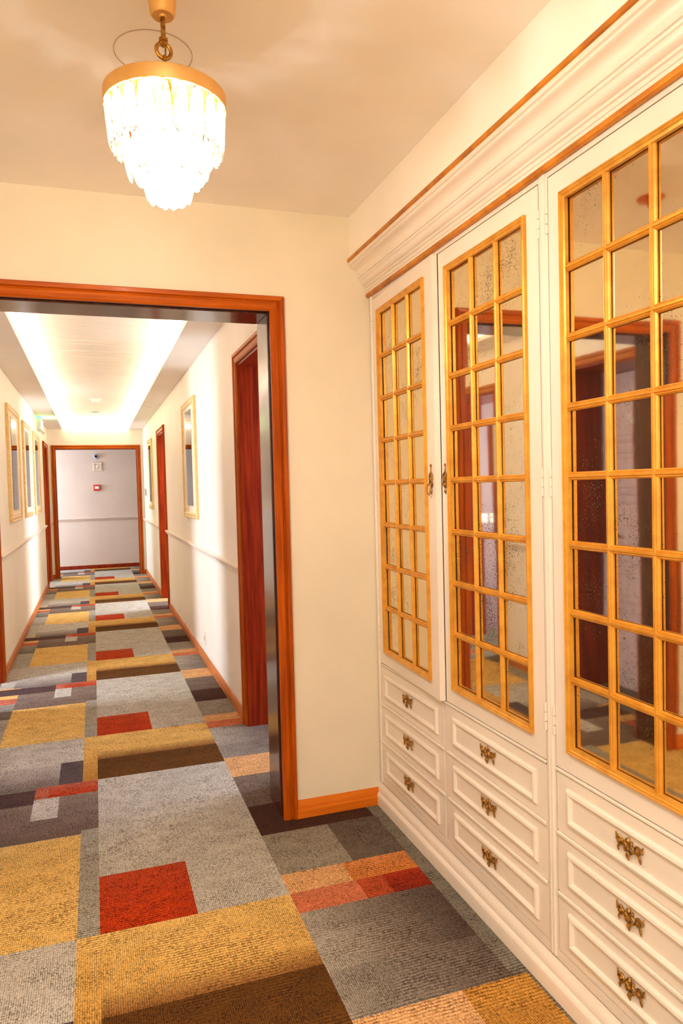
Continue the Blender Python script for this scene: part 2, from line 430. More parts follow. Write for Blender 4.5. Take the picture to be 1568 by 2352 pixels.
# corridor side walls with the door niches cut out
DZ = 2.145
def wallrun(x0, x1, y0, y1, doors, z1):
    b = bmesh.new(); y = y0
    for a, c in doors:
        box(b, x0, x1, y, a, 0, z1); box(b, x0, x1, a, c, DZ, z1); y = c
    box(b, x0, x1, y, y1, 0, z1); return b
LD = [(3.32, 4.12), (5.12, 5.93), (11.72, 12.52)]
RD = [(3.34, 4.22), (8.93, 9.74)]
T = .32
st('wall_corridor_left', wallrun(XL-T, XL, YB, YE, LD, HC+.2), 'wall_c', 'pale cream left wall of the corridor hung with three tall pictures')
st('wall_corridor_right', wallrun(XR, XR+T, YB, YE, RD, HC+.2), 'wall_c', 'pale cream right wall of the corridor with two wood-cased doorways')
EX0, EX1, EZ = -.585, .722, 2.15
bm = bmesh.new()
box(bm, XL-T, EX0, YE, YE+.12, 0, HC+.2); box(bm, EX1, XR+T, YE, YE+.12, 0, HC+.2); box(bm, EX0, EX1, YE, YE+.12, EZ, HC+.2)
st('wall_corridor_end', bm, 'wall_c', 'cream wall strip around the far wood-cased opening')
bm = bmesh.new()
box(bm, -2.4, 2.4, 14.2, 14.32, 0, 2.6); box(bm, -2.52, -2.4, YE+.12, 14.32, 0, 2.6); box(bm, 2.4, 2.52, YE+.12, 14.32, 0, 2.6)
box(bm, -2.4, XL-T, YE, YE+.12, 0, 2.6); box(bm, XR+T, 2.4, YE, YE+.12, 0, 2.6)
st('wall_far', bm, 'wall_e', 'dim pinkish beige wall of the cross hall seen through the far opening')
st('ceiling_far', B(-2.5, 2.5, YE+.12, 14.32, 2.4, 2.5), 'ceil_c', 'shadowed ceiling of the cross hall beyond the far opening', 'ceiling')
# corridor ceiling: lowered border with a lit tray of white slats
RX0, RX1, RY0 = -.455, .60, 3.55
bm = bmesh.new()
box(bm, XL, RX0, YB, YE, HC, HC+.035); box(bm, RX1, XR, YB, YE, HC, HC+.035); box(bm, RX0, RX1, YB, RY0, HC, HC+.035)
box(bm, XL, RX0-.11, RY0, YE, HC+.035, HC+.2); box(bm, RX1+.11, XR, RY0, YE, HC+.035, HC+.2); box(bm, XL, XR, YB, RY0-.02, HC+.035, HC+.2)
st('ceiling_corridor', bm, 'ceil_c', 'lowered cream border of the corridor ceiling around a glowing tray', 'ceiling')
tray = thing('ceiling_tray', 'glowing recessed ceiling tray of white crosswise slats down the corridor', 'ceiling', (0, 0, 0), kind='structure')
obj('backing', B(XL, XR, RY0-.02, YE, HC+.2, HC+.24), 'gapshade', tray)  # backing coloured dark to put shade into the slat gaps
pl = B(RX0-.09, RX1+.09, 0, .136, 0, .014, bev=.002); p0 = obj('slat', pl, 'plank', tray)
ny = int((YE-RY0)/.15)
for i in range(ny):
    loc = (0, RY0+.005+i*.15, HC+.165+random.uniform(-.0015, .0015))
    if i == 0: p0.location = loc
    else: dupc(p0, tray, loc)
for a in ((RX0-.085, RX0-.065, RY0+.02, YE-.05), (RX1+.065, RX1+.085, RY0+.02, YE-.05)):
    obj('led_strip', B(a[0], a[1], a[2], a[3], HC+.045, HC+.055), 'led', tray)
obj('led_strip', B(RX0+.02, RX1-.02, YE-.03, YE-.015, HC+.045, HC+.055), 'led', tray)

# side rooms behind the open doorways, and their windows
def room(side, y0, y1):
    s = 1 if side == 'R' else -1; xa = (XR+T)*1 if s > 0 else XL-T
    x1 = xa+s*1.5; lo, hi = min(xa, x1), max(xa, x1)
    b = bmesh.new()
    box(b, lo, hi, y0-.1, y0, 0, 2.5); box(b, lo, hi, y1, y1+.1, 0, 2.5); box(b, lo, hi, y0-.1, y1+.1, 2.5, 2.56)
    # outer wall with the window hole
    ox0, ox1 = (x1, x1+.1) if s > 0 else (x1-.1, x1)
    ym = (y0+y1)/2; wa, wb = ym-.45, ym+.45
    box(b, ox0, ox1, y0-.1, wa, 0, 2.56); box(b, ox0, ox1, wb, y1+.1, 0, 2.56)
    box(b, ox0, ox1, wa, wb, 0, .7); box(b, ox0, ox1, wa, wb, 2.2, 2.56)
    return b
st('wall_side_room', room('L', 4.95, 6.1), 'mauve', 'mauve-grey walls of the side room behind the second doorway on the left')
st('wall_side_room.001', room('R', 8.75, 9.95), 'wall_e', 'walls of the side room behind the far doorway on the right')
st('wall_side_room.003', room('R', 3.2, 4.36), 'wall_e', 'walls of the unseen side room added for its light behind the nearest doorway on the right')
st('wall_side_room.002', room('L', 11.5, 12.75), 'wall_e', 'walls of the side room behind the farthest doorway on the left')

# ---------------------------------------------------------------- wood casings
CAS = [(0, 0), (0, .014), (.008, .020), (.030, .020), (.034, .014), (.038, .013), (.042, .024), (.056, .026), (.060, .022), (.060, 0)]
def casing(parent, P, N, prof=CAS, sw=1, names='casing'):
    """three mitred members round an opening; P = [floor, top, top, floor] on the wall plane, outward to the left"""
    c = 0
    # build as one mitred run, then split by member so that each is a part
    for i in range(3):
        b = bmesh.new()
        N_ = Vector(N).normalized(); Q = [Vector(p) for p in P]; rings = []
        for k in (i, i+1):
            tin = (Q[k]-Q[k-1]).normalized() if k > 0 else (Q[k+1]-Q[k]).normalized()
            tout = (Q[k+1]-Q[k]).normalized() if k < 3 else tin
            a = N_.cross(tin); d = N_.cross(tout); m = (a+d).normalized(); kk = 1/m.dot(a)
            rings.append([b.verts.new(Q[k]+m*(u*kk*sw)+N_*v) for u, v in prof])
        n = len(prof)
        for j in range(n): b.faces.new((rings[0][j], rings[0][(j+1) % n], rings[1][(j+1) % n], rings[1][j]))
        b.faces.new(rings[0]); b.faces.new(rings[1])
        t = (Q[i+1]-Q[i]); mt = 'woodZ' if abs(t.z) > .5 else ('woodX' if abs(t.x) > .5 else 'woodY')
        obj(names, b, mt, parent)
# big opening
tr = thing('trim_1', 'orange-brown varnished wood casing and dark lining of the large opening', 'door frame', (0, 0, 0), kind='structure')
casing(tr, [(OX1, YW, 0), (OX1, YW, OZ), (OX0, YW, OZ), (OX0, YW, 0)], (0, -1, 0), sw=-1)
casing(tr, [(OX1, YB, 0), (OX1, YB, OZ), (OX0, YB, OZ), (OX0, YB, 0)], (0, 1, 0), sw=1)
LY0, LY1 = YW+.028, YB+.005
obj('rebate', B(OX1+.003, OX1+.02, YW-.004, LY0, 0, OZ+.003), 'groove', tr)
obj('rebate', B(OX0-.02, OX0-.003, YW-.004, LY0, 0, OZ+.003), 'groove', tr)
obj('rebate', B(OX0-.003, OX1+.003, YW-.004, LY0, OZ+.003, OZ+.02), 'groove', tr)
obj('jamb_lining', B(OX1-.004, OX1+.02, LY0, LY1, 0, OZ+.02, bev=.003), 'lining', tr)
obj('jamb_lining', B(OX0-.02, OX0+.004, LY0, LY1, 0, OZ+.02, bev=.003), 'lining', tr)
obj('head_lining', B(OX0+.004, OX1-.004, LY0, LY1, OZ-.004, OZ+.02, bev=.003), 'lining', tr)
# far opening
tr = thing('trim_2', 'varnished wood casing round the far opening at the corridor end', 'door frame', (0, 0, 0), kind='structure')
casing(tr, [(EX1, YE, 0), (EX1, YE, EZ), (EX0, YE, EZ), (EX0, YE, 0)], (0, -1, 0), sw=-1)
obj('jamb_lining', B(EX1-.012, EX1, YE-.004, YE+.14, 0, EZ), 'jambred', tr)
obj('jamb_lining', B(EX0, EX0+.012, YE-.004, YE+.14, 0, EZ), 'jambred', tr)
obj('head_lining', B(EX0+.012, EX1-.012, YE-.004, YE+.14, EZ-.012, EZ), 'jambred', tr)

# corridor doorways
def text_mesh(parent, s, size, depth, M4, mat, name):
    cu = bpy.data.curves.new(name, 'FONT'); cu.body = s; cu.size = size; cu.extrude = depth
    cu.align_x = 'CENTER'; cu.align_y = 'CENTER'
    to = bpy.data.objects.new(name, cu); C.objects.link(to)
    dg = bpy.context.evaluated_depsgraph_get(); dg.update()
    me = bpy.data.meshes.new_from_object(to.evaluated_get(dg))
    bpy.data.objects.remove(to); bpy.data.curves.remove(cu)
    me.name = name; me.transform(M4); me.materials.clear(); me.materials.append(M[mat])
    o = bpy.data.objects.new(name, me); C.objects.link(o); o.parent = parent; return o
def doorway(n, side, y0, y1, label, leaf=None, number=None):
    s = -1 if side == 'R' else 1                # direction the wall face looks
    X = XR if side == 'R' else XL
    d = thing('door_%d' % n, label, 'door', (0, 0, 0), kind='structure')
    N = (s, 0, 0)
    pts = [(X, y0, 0), (X, y0, DZ), (X, y1, DZ), (X, y1, 0)]
    casing(d, pts, N, sw=(1 if Vector(N).cross(Vector((0, 0, 1))).y < 0 else -1))
    a, b = sorted((X+s*.004, X-s*(T+.01)))
    obj('jamb', B(a, b, y0, y0+.016, 0, DZ), 'jambred', d)
    obj('jamb', B(a, b, y1-.016, y1, 0, DZ), 'jambred', d)
    obj('head_jamb', B(a, b, y0+.016, y1-.016, DZ-.016, DZ), 'jambred', d)
    a, b = sorted((X-s*.27, X-s*.282))
    if leaf:
        # stop bead
        obj('stop', B(a, b, y0+.016, y0+.03, 0, DZ-.016), 'jambred', d); obj('stop', B(a, b, y1-.03, y1-.016, 0, DZ-.016), 'jambred', d)
        la, lb = sorted((X-s*.27, X-s*.31)); ya, yb = y0+.018, y1-.018
        lf = obj('door_leaf', B(la, lb, ya, yb, .008, DZ-.019, bev=.002), 'leaf', d)
        face = X-s*.27
        rows = [(.10, .52), (.60, .86), (.935, 1.235), (1.31, 1.575), (1.66, 1.95)]
        w2 = (ya+yb)/2
        PR = [(0, 0), (0, .006), (.006, .014), (.014, .012), (.020, .002), (.020, 0)]
        for (z0, z1) in rows:
            ym0, ym1 = ya+.055, yb-.055
            b_ = bmesh.new()
            loop = [(face, ym0, z0), (face, ym1, z0), (face, ym1, z1), (face, ym0, z1)]
            sweep(b_, loop, PR if s < 0 else [(-u, v) for u, v in PR], N, closed=True)
            pz = obj('panel_moulding', b_, 'leaf', lf)
            c0, c1 = sorted((face, face+s*.009))
            obj('door_panel', B(c0, c1, ym0+.03, ym1-.03, z0+.03, z1-.03, bev=.008), 'leaf', lf)
        hz = 1.02; hy = yb-.06 if side == 'L' else yb-.06
        b_ = bmesh.new()
        c0, c1 = sorted((face, face+s*.006)); box(b_, c0, c1, hy-.022, hy+.022, hz-.11, hz+.08, bev=.002)
        tube(b_, [(face+s*.004, hy, hz), (face+s*.045, hy, hz), (face+s*.05, hy-.02, hz), (face+s*.05, hy-.11, hz)], .009, 8)
        obj('door_handle', b_, 'brass', lf)
        if number:
            R4 = Matrix(((0, 0, s, face+s*.0095), (s*1.0, 0, 0, w2+.035), (0, 1, 0, 1.79), (0, 0, 0, 1)))
            text_mesh(lf, number, .105, .002, R4, 'white', 'room_number')
    return d
doorway(1, 'L', *LD[0], 'nearest doorway on the left wall, closed panelled door numbered 309', True, '309')
doorway(2, 'L', *LD[1], 'second doorway on the left wall, open to a daylit side room')
doorway(3, 'L', *LD[2], 'farthest wood-cased doorway on the left beside the end wall')
doorway(4, 'R', *RD[0], 'nearest red-brown doorway on the right wall, opened onto an added daylit room')
doorway(5, 'R', *RD[1], 'second wood-cased doorway on the right wall between two pictures')

# ---------------------------------------------------------------- baseboards and chair rails
BB = [(0, 0), (.016, 0), (.016, .040), (.012, .047), (.012, .055), (.006, .068), (0, .070)]      # (proud, z)
def run(parent, x0, y0, x1, y1, prof, N, mat, name='length', z=0):
    """straight moulding on a wall: profile (proud along N, height)"""
    b = bmesh.new(); N = Vector(N); A = Vector((x0, y0, z)); E = Vector((x1, y1, z))
    r0 = [b.verts.new(A+N*p+Vector((0, 0, h))) for p, h in prof]; r1 = [b.verts.new(E+N*p+Vector((0, 0, h))) for p, h in prof]
    n = len(prof)
    for j in range(n): b.faces.new((r0[j], r0[(j+1) % n], r1[(j+1) % n], r1[j]))
    b.faces.new(r0); b.faces.new(r1)
    return obj(name, b, mat, parent)
bb = thing('baseboard_front', 'orange-brown wood baseboard between the opening and the cabinets', 'baseboard', kind='structure')
BBV = [(0, 0), (.026, 0), (.026, .034), (.019, .040), (.017, .050), (.006, .068), (0, .070)]
run(bb, OX1+.058, YW, 1.152, YW, BBV, (0, -1, 0), 'woodB'); run(bb, VX, YW, OX0-.058, YW, BBV, (0, -1, 0), 'woodB')
bb = thing('baseboard_vestibule', 'orange-brown wood baseboard on the left and back vestibule walls', 'baseboard', kind='structure')
run(bb, VX, VY, VX, YW-.03, BBV, (1, 0, 0), 'woodY'); run(bb, VX+.03, VY, 1.05, VY, BBV, (0, 1, 0), 'woodX')
run(bb, SX, VY+.03, SX, .36, BBV, (-1, 0, 0), 'woodY')
RAIL = [(0, 0), (.008, 0), (.010, .008), (.018, .012), (.018, .020), (.024, .024), (.034, .040), (.034, .050), (0, .054)]
cw = .063
def segs(y0, y1, doors):
    out = []; y = y0
    for a, b in doors: out.append((y, a-cw)); y = b+cw
    out.append((y, y1)); return [q for q in out if q[1]-q[0] > .02]
for nm, side, doors in (('left', XL, LD), ('right', XR, RD)):
    N = (1, 0, 0) if nm == 'left' else (-1, 0, 0)
    bb = thing('baseboard_'+nm, 'thin light-brown wood baseboard along the %s corridor wall' % nm, 'baseboard', kind='structure')
    cr = thing('trim_3' if nm == 'left' else 'trim_4', 'cream chair rail along the %s corridor wall' % nm, 'chair rail', kind='structure')
    for a, b in segs(YB+.03, YE, doors):
        run(bb, side, a, side, b, BB, N, 'woodY'); run(cr, side, a, side, b, RAIL, N, 'cab', z=.893)
bb = thing('baseboard_end', 'short wood baseboards beside the far opening', 'baseboard', kind='structure')
run(bb, XL+.018, YE, EX0-cw, YE, BB, (0, -1, 0), 'woodX'); run(bb, EX1+cw, YE, XR-.018, YE, BB, (0, -1, 0), 'woodX')
cr = thing('trim_5', 'short cream chair rail pieces beside the far opening', 'chair rail', kind='structure')
run(cr, XL+.035, YE, EX0-cw, YE, RAIL, (0, -1, 0), 'cab', z=.893); run(cr, EX1+cw, YE, XR-.035, YE, RAIL, (0, -1, 0), 'cab', z=.893)
tag(run(None, -2.38, 14.2, 2.38, 14.2, [(0, 0), (.018, 0), (.018, .06), (0, .07)], (0, -1, 0), 'jambred', 'baseboard_far'), 'dark wood baseboard on the cross hall wall', 'baseboard', kind='structure')
tag(run(None, -2.38, 14.2, 2.38, 14.2, RAIL, (0, -1, 0), 'wall_e', 'trim_6', z=.893), 'beige chair rail on the cross hall wall', 'chair rail', kind='structure')

# ---------------------------------------------------------------- cabinets
CY0, CY1 = .42, 2.960
PILW = .04
def pull_mesh():
    """ornate drawer pull, length along Y, looking towards -X"""
    b = bmesh.new()
    def spiral(cy, cz, sg, flip):
        pts = []
        for i in range(22):
            t = i/21; a = t*PI*3.1+(.4 if flip else 0); r = .0125*(1-t*.78)
            pts.append((-.004-.003*t, cy+sg*r*math.cos(a), cz+r*math.sin(a)))
        tube(b, pts, [.0030-.0009*i/21 for i in range(22)], 6)
        ball(b, (-.007, cy, cz), .0042)
    spiral(.030, .004, 1, False); spiral(-.030, .004, -1, False)
    # leaf tails of the scrolls
    for sg in (1, -1):
        tube(b, [(-.003, sg*.042, .004), (-.004, sg*.043, .014), (-.003, sg*.046, .021)], [.003, .0024, .001], 6)
        tube(b, [(-.004, sg*.031, -.001), (-.005, sg*.036, -.012), (-.003, sg*.037, -.022)], [.0034, .0034, .0016], 6)
        tube(b, [(-.004, sg*.018, .002), (-.006, sg*.010, .008), (-.006, sg*.004, .003)], [.0026, .0034, .003], 6)
        tube(b, [(-.004, sg*.019, -.003), (-.007, sg*.010, -.009), (-.006, 0, -.007)], [.0026, .0032, .003], 6)
        tube(b, [(-.004, sg*.004, .006), (-.005, sg*.011, .014), (-.003, sg*.010, .020)], [.003, .0034, .0012], 6)
    # centre stem: bud, rosette, drop
    tube(b, [(-.004, 0, .008), (-.006, 0, .018), (-.004, 0, .026)], [.0032, .0048, .0012], 7)
    ball(b, (-.010, 0, .001), .0078, sc=(.8, 1, 1))
    tube(b, [(-.005, 0, -.006), (-.008, 0, -.017), (-.005, 0, -.030)], [.004, .0058, .0014], 7)
    return b
def key_mesh(ring):
    b = bmesh.new()
    tube(b, [(-.002, 0, .052), (-.004, 0, .047), (-.002, 0, .043)], [.0016, .0042, .0016], 7)
    tube(b, [(-.002, 0, .043), (-.003, 0, .034), (-.003, 0, .026)], [.0018, .0022, .003], 7)
    for sg in (1, -1):
        pts = [(-.003, sg*.002, .026), (-.004, sg*.008, .017), (-.004, sg*.010, .006), (-.004, sg*.006, -.004), (-.004, sg*.010, -.012), (-.004, sg*.006, -.020), (-.003, sg*.001, -.026)]
        tube(b, pts, [.002, .0034, .003, .0034, .003, .0034, .002], 6)
        tube(b, [(-.004, sg*.003, .012), (-.006, sg*.007, .006), (-.005, sg*.002, 0), (-.004, sg*.005, -.010)], [.002, .0028, .0024, .001], 6)
    ball(b, (-.006, 0, .002), .0062, sc=(.7, .8, 1.5)); ball(b, (-.006, 0, -.014), .0048)
    tube(b, [(-.003, 0, -.026), (-.004, 0, -.036), (-.002, 0, -.046)], [.0022, .0040, .001], 7)
    if ring:
        tube(b, [(-.012-.010*math.sin(2*PI*k/18)*0, .0095*math.cos(2*PI*k/18), -.030+.018*math.sin(2*PI*k/18)) for k in range(18)], .0019, 6, closed=True)
        tube(b, [(-.002, 0, -.012), (-.013, 0, -.013)], .0028, 6)
    return b
pull_me = None; key_me = {}
DOORZ0, DOORZ1 = .637, 2.211
GZ0, GZ1, GW = .692, 2.152, .487
pane_me = None
MUN = [(-.0105, 0), (-.0105, .004), (-.0070, .0085), (-.0045, .0075), (-.0025, .0115), (.0025, .0115), (.0045, .0075), (.0070, .0085), (.0105, .004), (.0105, 0)]
FRM = [(0, 0), (0, .009), (.004, .012), (.008, .009), (.0105, .009), (.014, .006), (.020, .004), (.020, -.006), (0, -.006)]
def make_door(parent, y0, y1, hinge_far, ring, angle=0, label=None):
    """door leaf with 3 x 8 mirror panes, built about its hinge line; y0 < y1; hinge_far: hinged on the y1 side"""
    global pane_me
    hy = y1 if hinge_far else y0
    d0, d1 = (y0-hy, y1-hy)
    c = (d0+d1)/2 + (.012 if False else 0)
    ga, gb = c-GW/2, c+GW/2
    TH = .022
    b = bmesh.new()
    box(b, 0, TH, d0, ga, DOORZ0, DOORZ1); box(b, 0, TH, gb, d1, DOORZ0, DOORZ1)
    box(b, 0, TH, ga, gb, DOORZ0, GZ0); box(b, 0, TH, ga, gb, GZ1, DOORZ1)
    bmesh.ops.remove_doubles(b, verts=b.verts, dist=1e-5)
    door = obj('door', b, 'cab', parent); door.location = (FX, hy, 0); door.rotation_euler = (0, 0, angle)
    # gilt frame moulding round the glazing
    b = bmesh.new(); N = (-1, 0, 0)
    sweep(b, [(-.001, ga, GZ0), (-.001, ga, GZ1), (-.001, gb, GZ1), (-.001, gb, GZ0)], FRM if Vector(N).cross(Vector((0, 0, 1))).y > 0 else [(-u, v) for u, v in FRM], N, closed=True)
    obj('glazing_frame', b, 'gilt', door)
    ia, ib, iz0, iz1 = ga+.018, gb-.018, GZ0+.018, GZ1-.018
    cw_, ch = (ib-ia)/3, (iz1-iz0)/8
    for k in (1, 2):
        b = bmesh.new(); y = ia+k*cw_
        sweep(b, [(.006, y, iz0), (.006, y, iz1)], MUN, N)
        obj('upright_muntin', b, 'gilt', door)
    for k in range(1, 8):
        b = bmesh.new(); z = iz0+k*ch
        sweep(b, [(.0055, ia, z), (.0055, ib, z)], MUN, N)
        obj('cross_muntin', b, 'gilt', door)
    if pane_me is None:
        b = B(-.0015, .0015, -cw_/2, cw_/2, -ch/2, ch/2); po = obj('mirror_pane', b, 'mirror'); pane_me = po.data
        bpy.data.objects.remove(po)
    for i in range(3):
        for k in range(8):
            p = bpy.data.objects.new('mirror_pane', pane_me); C.objects.link(p); p.parent = door
            p.location = (.0095, ia+(i+.5)*cw_, iz0+(k+.5)*ch)
            p.rotation_euler = (0, random.uniform(-.0035, .0035), random.uniform(-.0045, .0045))
    # key plate on the free edge
    ky = (d0+ga)/2 if hinge_far else (gb+d1)/2
    if ring not in key_me:
        ko = obj('key_plate', key_mesh(ring), 'antique', None, True); key_me[ring] = ko.data; bpy.data.objects.remove(ko)
    k = bpy.data.objects.new('key_plate', key_me[ring]); C.objects.link(k); k.parent = door
    k.location = (0, ky, 1.425); k.scale = (1.0, 1.25, 1.1); k['label'] = 'antique brass key plate'
    # painted barrel hinges
    for z in (2.105, 1.408, .76):
        b = bmesh.new(); yy = .004 if hinge_far else -.004
        for q in range(3): tube(b, [(-.002, yy, z-.038+q*.026), (-.002, yy, z-.038+q*.026+.0235)], .0042, 8)
        obj('hinge', b, 'cab', door, True)
    return door
DRZ = [(.125, .283), (.293, .451), (.461, .622)]
def make_drawers(parent, y0, y1):
    global pull_me
    for (z0, z1) in DRZ:
        b = B(FX, FX+.30, y0, y1, z0, z1, bev=.0015)
        dr = obj('drawer', b, 'cab', parent)
        b = bmesh.new(); N = (-1, 0, 0)
        a, c, e, g = y0+.047, y1-.047, z0+.030, z1-.030
        P4 = [(FX, a, e), (FX, a, g), (FX, c, g), (FX, c, e)]
        PR = [(0, 0), (0, .003), (.005, .008), (.012, .0095), (.017, .006), (.020, .001), (.020, 0)]
        sweep(b, P4, PR if Vector(N).cross(Vector((0, 0, 1))).y > 0 else [(-u, v) for u, v in PR], N, closed=True)
        obj('drawer_moulding', b, 'cab', dr)
        if pull_me is None:
            po = obj('drawer_pull', pull_mesh(), 'antique', None, True); pull_me = po.data; bpy.data.objects.remove(po)
        p = bpy.data.objects.new('drawer_pull', pull_me); C.objects.link(p); p.parent = dr
        p.location = (FX, (y0+y1)/2+.015, (z0+z1)/2+.002); p['label'] = 'antique brass scrolled pull'
def make_unit(name, label, ya, yb, yc, yd, post, angle_a, ringa):
    """ya < yb <= yc < yd : near door [ya, yb], far door [yc, yd]"""
    u = thing(name, label, 'cabinet', (0, 0, 0), group='white mirrored cabinets')
    b = bmesh.new()
    # carcass: back, floor, top, ends, behind the doors
    e0, e1 = post
    box(b, 1.585, 1.615, e0, e1, .02, 2.24); box(b, FX+.03, 1.585, e0, e1, .60, .632); box(b, FX+.03, 1.585, e0, e1, 2.215, 2.24)
    box(b, FX+.03, 1.585, e0, e0+.018, .02, 2.24); box(b, FX+.03, 1.585, e1-.018, e1, .02, 2.24); box(b, FX+.03, 1.585, e0, e1, .0, .11)
    obj('carcass', b, 'cab', u)
    # face frame
    b = bmesh.new()
    box(b, FX, FX+.03, e0, ya-.003, .095, 2.245); box(b, FX, FX+.03, yd+.003, e1, .095, 2.245)
    box(b, FX, FX+.03, ya-.003, yd+.003, 2.2145, 2.245); box(b, FX, FX+.03, ya-.003, yd+.003, .095, .122)
    box(b, FX+.002, FX+.03, yb+.002, yc-.002, .122, .634)
    obj('face_frame', b, 'cab', u)
    obj('drawer_rail', B(FX-.004, FX+.03, ya, yd, .6255, .6335, bev=.002), 'cab', u)
    for z in (.2865, .4545):
        for q0, q1 in ((ya, yb), (yc, yd)):
            obj('drawer_rail', B(FX-.006, FX+.02, q0+.002, q1-.002, z-.0055, z+.0055, bev=.003), 'cab', u)
    make_door(u, yc-(.021 if angle_a else 0), yd, True, ringa, angle_a)
    make_door(u, ya, yb-.001, False, False, 0)
    make_drawers(u, ya, yb-.001); make_drawers(u, yc+.001, yd)
    return u
make_unit('mirrored_cabinet', 'white mirrored cabinet next to the front wall, its left door slightly ajar', 1.700, 2.302, 2.326, 2.926, (1.678, 2.958), -.038, True)
make_unit('mirrored_cabinet', 'white mirrored cabinet nearest the viewer, cut off by the right edge', .447, 1.050, 1.054, 1.654, (.425, 1.676), 0, True)
# bead on the posts
def stile(yc_, lab):
    b = bmesh.new()
    sweep(b, [(FX, yc_, .10), (FX, yc_, 2.235)], [(-.012, 0), (-.010, .004), (-.004, .005), (-.002, .002), (.002, .002), (.004, .005), (.010, .004), (.012, 0)], (-1, 0, 0))
    tag(obj('bead_strip', b, 'cab'), lab, 'moulding', kind='structure')
stile(1.677, 'white beaded strip covering the joint between the two cabinets')
b = bmesh.new()
sweep(b, [(FX, 2.945, .10), (FX, 2.945, 2.235)], [(-.012, 0), (-.010, .005), (-.003, .006), (.006, .003), (.012, 0)], (-1, 0, 0))
tag(obj('bead_strip', b, 'cab'), 'white beaded strip where the cabinet meets the front wall', 'moulding', kind='structure')
# cornice and plinth
def prun(name, prof, y0, y1, mat, parent=None, smooth=True):
    b = bmesh.new(); r0 = [b.verts.new((x, y0, z)) for x, z in prof]; r1 = [b.verts.new((x, y1, z)) for x, z in prof]; n = len(prof)
    for j in range(n): b.faces.new((r0[j], r0[(j+1) % n], r1[(j+1) % n], r1[j]))
    b.faces.new(r0); b.faces.new(r1); return obj(name, b, mat, parent, smooth)
cn = thing('cornice', 'white stepped crown cornice with gilt beads along the top of the cabinets', 'cornice')
def arc(x0, z0, x1, z1, sag, n=6):
    out = []
    dx, dz = x1-x0, z1-z0; L = math.hypot(dx, dz); nx, nz = dz/L, -dx/L
    for i in range(n+1):
        t = i/n; s = 4*t*(1-t)*sag; out.append((x0+dx*t+nx*s, z0+dz*t+nz*s))
    return out
prof = [(FX+.02, 2.384), (1.072, 2.384), (1.072, 2.358), (1.079, 2.356), (1.079, 2.349)]
prof += arc(1.081, 2.347, 1.112, 2.311, -.012) + [(1.112, 2.307), (1.117, 2.306)] + arc(1.117, 2.304, 1.123, 2.297, .002, 3)
prof += [(1.124, 2.293)] + arc(1.124, 2.292, 1.138, 2.276, .003, 4) + [(1.142, 2.275), (1.142, 2.268), (1.148, 2.266), (1.148, 2.255), (1.151, 2.254), (1.153, 2.240), (FX+.02, 2.236)]
prun('crown_moulding', prof, .40, 2.962, 'cab', cn)
g1 = [(1.078, 2.385), (1.070, 2.390), (1.066, 2.384), (1.0665, 2.374), (1.073, 2.371), (1.078, 2.373)]
obj_g = prun('gilt_bead', g1, .40, 2.9615, 'giltline', cn)
g2 = [(1.158, 2.246), (1.150, 2.244), (1.1475, 2.238), (1.149, 2.230), (1.155, 2.226), (1.1625, 2.228), (1.1645, 2.240)]
prun('gilt_bead', g2, .40, 2.9615, 'giltline', cn)
prof = [(FX-.0005, 0), (1.139, 0), (1.139, .040), (1.1405, .046), (1.146, .052), (1.150, .056), (1.1505, .064), (1.1535, .074), (1.158, .082), (1.163, .088), (1.1643, .094), (FX-.0005, .094)]
pli = prun('plinth', prof, .4005, 2.962, 'cab'); tag(pli, 'white moulded plinth running along the foot of the cabinets', 'plinth')
tag(obj('end_panel', B(FX+.0005, 1.61, .401, .422, 0, 2.235, bev=.001), 'cab'), 'white end panel closing the near end of the cabinets', 'panel')

# ---------------------------------------------------------------- chandelier
CX, CY = .185, 1.70
ch = thing('chandelier', 'lit brass and crystal pendant chandelier hanging from the vestibule ceiling', 'chandelier', (CX, CY, 0))
obj('canopy', lathe(bmesh.new(), [(.036, HV), (.036, 2.545), (.032, 2.52), (.028, 2.484), (.024, 2.479), (.010, 2.480), (.008, 2.476)]), 'satin', ch, True)
obj('stem', lathe(bmesh.new(), [(.0055, 2.482), (.0055, 2.432), (.010, 2.430), (.010, 2.424), (.007, 2.422), (.011, 2.419), (.007, 2.414)], seg=16), 'brass', ch, True)
b = bmesh.new(); tube(b, [(.0165*math.cos(a), 0.003*math.cos(a), 2.403+.0165*math.sin(a)) for a in [2*PI*k/24 for k in range(24)]], .0045, 8, closed=True)
obj('ring', b, 'brass', ch, True)
b = bmesh.new(); tube(b, [(0, .011*math.cos(a), 2.378+.014*math.sin(a)) for a in [2*PI*k/16 for k in range(16)]], .0022, 6, closed=True)
tube(b, [(0, 0, 2.366), (0, 0, 2.306)], .003, 8); tube(b, [(.004, 0, 2.41), (.003, .002, 2.36), (.002, .001, 2.30)], .0018, 6)
obj('hook_and_cable', b, 'brass', ch, True)
R1 = .132
b = bmesh.new(); lathe(b, [(.1305, 2.272), (R1+.003, 2.272), (R1+.004, 2.274), (R1+.004, 2.302), (R1+.002, 2.304), (.1305, 2.304)], seg=64)
bmesh.ops.delete(b, geom=[f for f in b.faces if len(f.verts) > 8], context='FACES')
obj('crown_band', b, 'satin', ch, True)
b = bmesh.new(); lathe(b, [(.1305, 2.303), (.1305, 2.301), (.010, 2.309), (.010, 2.311)], seg=48); obj('top_plate', b, 'brass', ch, True)
def hoop(r, z): 
    b = bmesh.new(); tube(b, [(r*math.cos(2*PI*k/40), r*math.sin(2*PI*k/40), z) for k in range(40)], .0022, 6, closed=True)
    for k in range(4):
        a = PI/4+k*PI/2; tube(b, [(r*math.cos(a), r*math.sin(a), z), (r*.9*math.cos(a), r*.9*math.sin(a), 2.300)], .0012, 5)
    obj('tier_hoop', b, 'brass', ch, True)
